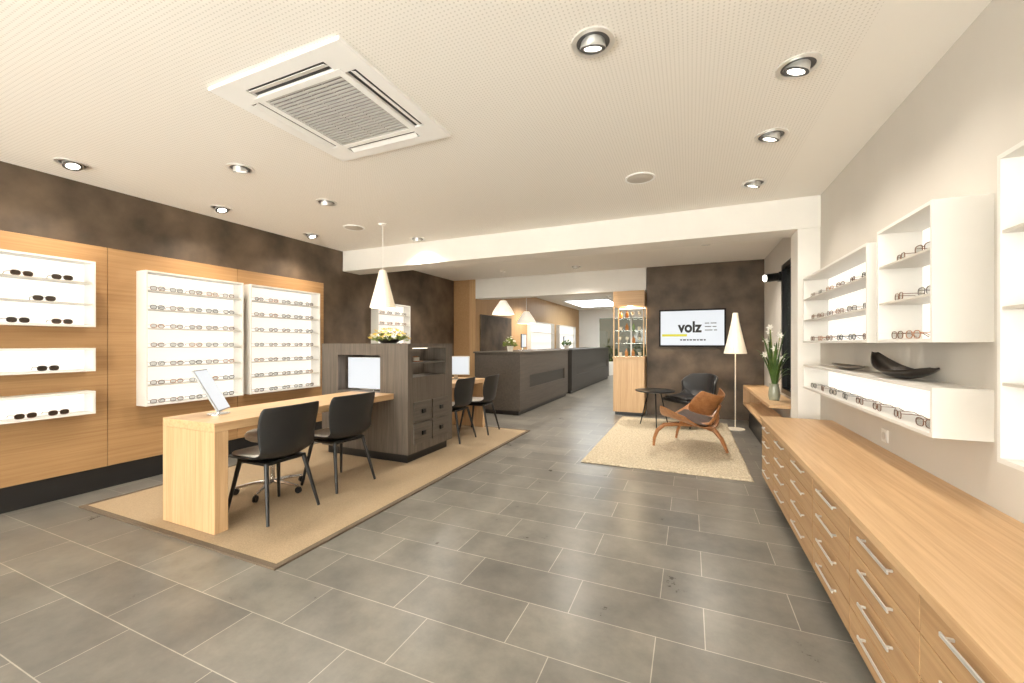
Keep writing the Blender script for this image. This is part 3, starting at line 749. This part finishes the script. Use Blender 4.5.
# greenery outside the far window
for k, (x, y, r, hh) in enumerate(((-3.35, 18.6, .42, 1.4), (-2.15, 18.9, .42, 1.9), (-1.0, 18.5, .40, 1.3))):
    t = thing('garden_shrub', '%s green shrub outside the far back window' % ('left', 'tall middle', 'right')[k], 'shrub', (x, y, -.1), 0, 'shrubs outside the far window')
    m = MB(); leafball(m, 300, r, r, hh, .15, .16); m.build('foliage', BUSH, t, solid=.002, world=False)
    MB().cyl((0, 0, 0), (0, 0, hh*.5), .05, .03).build('stem', DARKOAK, t, world=False)

# ------------------------------------------------------------------ reception counters
def counter(label, y0, y1, mat):
    t = thing('reception_counter', label, 'counter', (-3.25, (y0+y1)/2, 0), 0, 'dark reception counters')
    MB().box(-3.72, -2.83, y0, y1, .08, 1.12).build('body', mat, t, bevel=.003)
    MB().box(-3.69, -2.84, y0+.04, y1-.04, 0, .08).build('plinth', BLACK, t)
    MB().box(-3.74, -2.78, y0-.02, y1+.02, 1.12, 1.15).build('top', mat, t, bevel=.003)
    f = MB().box(-2.829, -2.80, y0, y1, .70, 1.119).box(-2.829, -2.80, y0, y1, .08, .46)
    f.box(-2.829, -2.80, y0, y0+.5, .46, .70).box(-2.829, -2.80, y1-.3, y1, .46, .70)
    f.build('front_frame', mat, t)
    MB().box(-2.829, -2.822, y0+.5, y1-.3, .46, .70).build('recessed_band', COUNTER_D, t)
counter('nearer dark reception counter with long recessed band in its front', 6.8, 9.95, COUNTER)
counter('farther, nearly black reception counter along the aisle', 10.33, 15.6, COUNTER_B)
def small_plant(label, loc, pm=POTW, fm=LEAF, flower=None):
    t = thing('potted_plant', label, 'plant', loc)
    MB().lathe([(0, 0), (.05, 0), (.065, .1), (.058, .1), (.05, .08), (0, .08)], 24).build('pot', pm, t, True, world=False)
    m = MB(); leafball(m, 90, .11, .11, .15, .09, .06); m.build('foliage', fm, t, solid=.001, world=False)
    if flower: scatter_blossoms(t, [flower], 12, .12, .15, .26)
small_plant('small white flowering pot plant on the nearer reception counter', (-3.12, 7.1, 1.1505), POTW, LEAF2, WBLOS2)
small_plant('small leafy pot plant on the farther reception counter', (-3.1, 10.9, 1.1505))
monitor('monitor', 'dark backed monitor on the nearer reception counter', (-3.45, 8.6, 1.1505), R(100), .5, .3, .06, BLACK)
monitor('monitor', 'dark backed monitor on the farther reception counter', (-3.45, 11.9, 1.1505), R(100), .5, .3, .06, BLACK)

# ------------------------------------------------------------------ ceiling fittings
def downlight(label, x, y, energy=62, tilt=20, az=0, cone=140, col=(1.0, .93, .82)):
    t = thing('ceiling_downlight', label, 'downlight', (x, y, H), az, 'round ceiling downlights')
    MB().ring(.076, .098, -.008, 0, 40).build('trim_ring', SATIN, t, True, world=False)
    MB().lathe([(0, -.003), (.076, -.003), (.076, -.001), (0, -.001)], 32).build('dark_recess_disc', DARKSPOT, t, world=False)  # flat dark disc on the solid ceiling, painted in place of a shaded hollow
    o = MB().cyl((0, 0, .016), (0, 0, -.026), .050, .060, 28).build('lamp_head', SATIN, t, True, world=False)
    MB().ring(.040, .058, -.0285, -.0262, 28).build('lamp_rim', DARKSPOT, o, world=False)
    MB().cyl((0, 0, -.0262), (0, 0, -.0275), .040, n=28).build('lamp', LAMP, o, world=False)
    o.rotation_euler.x = R(tilt)
    light('SPOT', 'downlight_beam', (0, 0, -.08), energy, col, t, spot_size=R(cone), spot_blend=.9, shadow_soft_size=.05)
DL = [(-.413, 1.896, 'downlight nearest the air conditioner, right of it near the top of the picture'),
      (.50, 2.47, 'nearest downlight of the row along the right wall'),
      (.50, 3.22, 'second downlight of the row along the right wall'),
      (.51, 4.12, 'last downlight of the row along the right wall, before the beam'),
      (-4.40, 1.56, 'leftmost ceiling downlight, above the cases at the left edge'),
      (-3.29, 2.14, 'downlight left of the air conditioner above the near desk'),
      (-4.44, 2.69, 'downlight above the nearer tall case on the oak panelling'),
      (-3.30, 2.99, 'downlight above the chair beside the dark block'),
      (-4.47, 3.82, 'downlight above the farther tall case on the oak panelling'),
      (-3.34, 4.52, 'downlight close to the beam behind the cone pendant')]
for x, y, lab in DL:
    if x < -4: downlight(lab, x, y, 52, az=R(-90), cone=130, col=(1.0, .9, .76))
    else: downlight(lab, x, y, 34 if x > .3 else 66, az=R(60) if x > .3 else R(20))
BD = [(-1.6, 5.9), (.2, 6.3), (-3.9, 6.0), (-1.9, 7.3), (-2.2, 9.6), (-3.6, 10.4), (-2.2, 12.2), (-2.2, 15.2)]
BL = ['downlight above the aisle just behind the first beam', 'downlight above the lounge chairs', 'downlight before the case beyond the beam', 'downlight just before the second beam',
      'nearest aisle downlight in the back room', 'downlight over the back of the nearer counter', 'middle aisle downlight in the back room', 'farthest aisle downlight in the back room']
for (x, y), lab in zip(BD, BL): downlight(lab, x, y, 145 if y < 8 else 220)
for (x, y, lab) in ((-.388, 3.61, 'flat round ceiling speaker in the middle of the front ceiling'), (-3.72, 3.78, 'flat round ceiling speaker near the cone pendant')):
    t = thing('ceiling_speaker', lab, 'speaker', (x, y, H))
    MB().lathe([(0, -.006), (.105, -.006), (.115, 0), (0, 0)], 48).build('grille', GREYWHITE, t, True, world=False)
    MB().ring(.106, .122, -.008, 0, 48).build('rim', ACWHITE, t, True, world=False)
t = thing('rooflight', 'bright rectangular light panel in the back room ceiling', 'light panel', (-3.0, 14, H))
MB().box(-3.75, -2.35, 12.9, 15.4, H-.012, H-.002).build('diffuser', SKYL, t)
m = MB().box(-3.8, -2.3, 12.85, 12.9, H-.03, H-.001).box(-3.8, -2.3, 15.4, 15.45, H-.03, H-.001).box(-3.8, -3.75, 12.9, 15.4, H-.03, H-.001).box(-2.35, -2.3, 12.9, 15.4, H-.03, H-.001)
m.build('frame', BOXWHITE, t)

# air conditioning cassette
cx, cy = -1.94, 1.87; hs = .475
t = thing('air_conditioner', 'square white air conditioning cassette with centre grille in the ceiling', 'air conditioner', (cx, cy, H))
m = MB()
def frame(m, a, b, z0, z1):    # square ring
    m.box(-a, a, -a, -b, z0, z1).box(-a, a, b, a, z0, z1).box(-a, -b, -b, b, z0, z1).box(b, a, -b, b, z0, z1)
frame(m, hs, .395, -.018, 0); frame(m, .325, .285, -.020, 0)
for sx in (-1, 1):
    for sy in (-1, 1):
        m.box(min(sx*.395, sx*.29), max(sx*.395, sx*.29), min(sy*.395, sy*.29), max(sy*.395, sy*.29), -.018, 0)
m.build('panel', ACWHITE, t, world=False)
for k in range(4):
    rot = Matrix.Rotation(k*PI/2, 3, 'Z')
    def rb(x0_, x1_, y0_, y1_, z0_, z1_):
        m = MB().box(x0_, x1_, y0_, y1_, z0_, z1_); m.v = [tuple(rot @ Vector(p)) for p in m.v]; return m
    rb(-.288, .288, .328, .393, -.006, -.001).build('vent_slot', BLACK, t, world=False)
    mm = MB().add([(-.28, .352, -.008), (.28, .352, -.008), (.28, .385, -.020), (-.28, .385, -.020), (-.28, .352, -.011), (.28, .352, -.011), (.28, .385, -.023), (-.28, .385, -.023)],
                  [(0, 1, 2, 3), (7, 6, 5, 4), (0, 4, 5, 1), (1, 5, 6, 2), (2, 6, 7, 3), (3, 7, 4, 0)])
    mm.v = [tuple(rot @ Vector(p)) for p in mm.v]; mm.build('louvre_flap', ACWHITE, t, world=False)
m = MB()
for k in range(22):
    y = -.278+k*.0265
    m.box(-.285, .285, y-.0065, y+.0065, -.018, -.010)
for x in (-.14, 0, .14): m.box(x-.003, x+.003, -.285, .285, -.017, -.011)
m.build('grille', ACGREY, t, world=False)
MB().box(-.285, .285, -.285, .285, -.007, -.001).build('filter', plain('grey_filter', S(124, 120, 114), .9, var=.05), t, world=False)

# ------------------------------------------------------------------ world and camera
wd = bpy.data.worlds.new('World'); scene.world = wd; wd.use_nodes = True
bg = wd.node_tree.nodes['Background']; bg.inputs['Color'].default_value = (1.0, .955, .895, 1); bg.inputs['Strength'].default_value = 13.8
cam = bpy.data.cameras.new('camera'); co = bpy.data.objects.new('camera', cam); COL.objects.link(co)
co.location = (0, 0, 1.3); co.rotation_euler = (R(90), 0, R(23.47)); cam.sensor_width = 36; cam.lens = 410/1024*36; cam.shift_y = 2/1024; cam.clip_start = .02
scene.camera = co
scene.view_settings.view_transform = 'Standard'
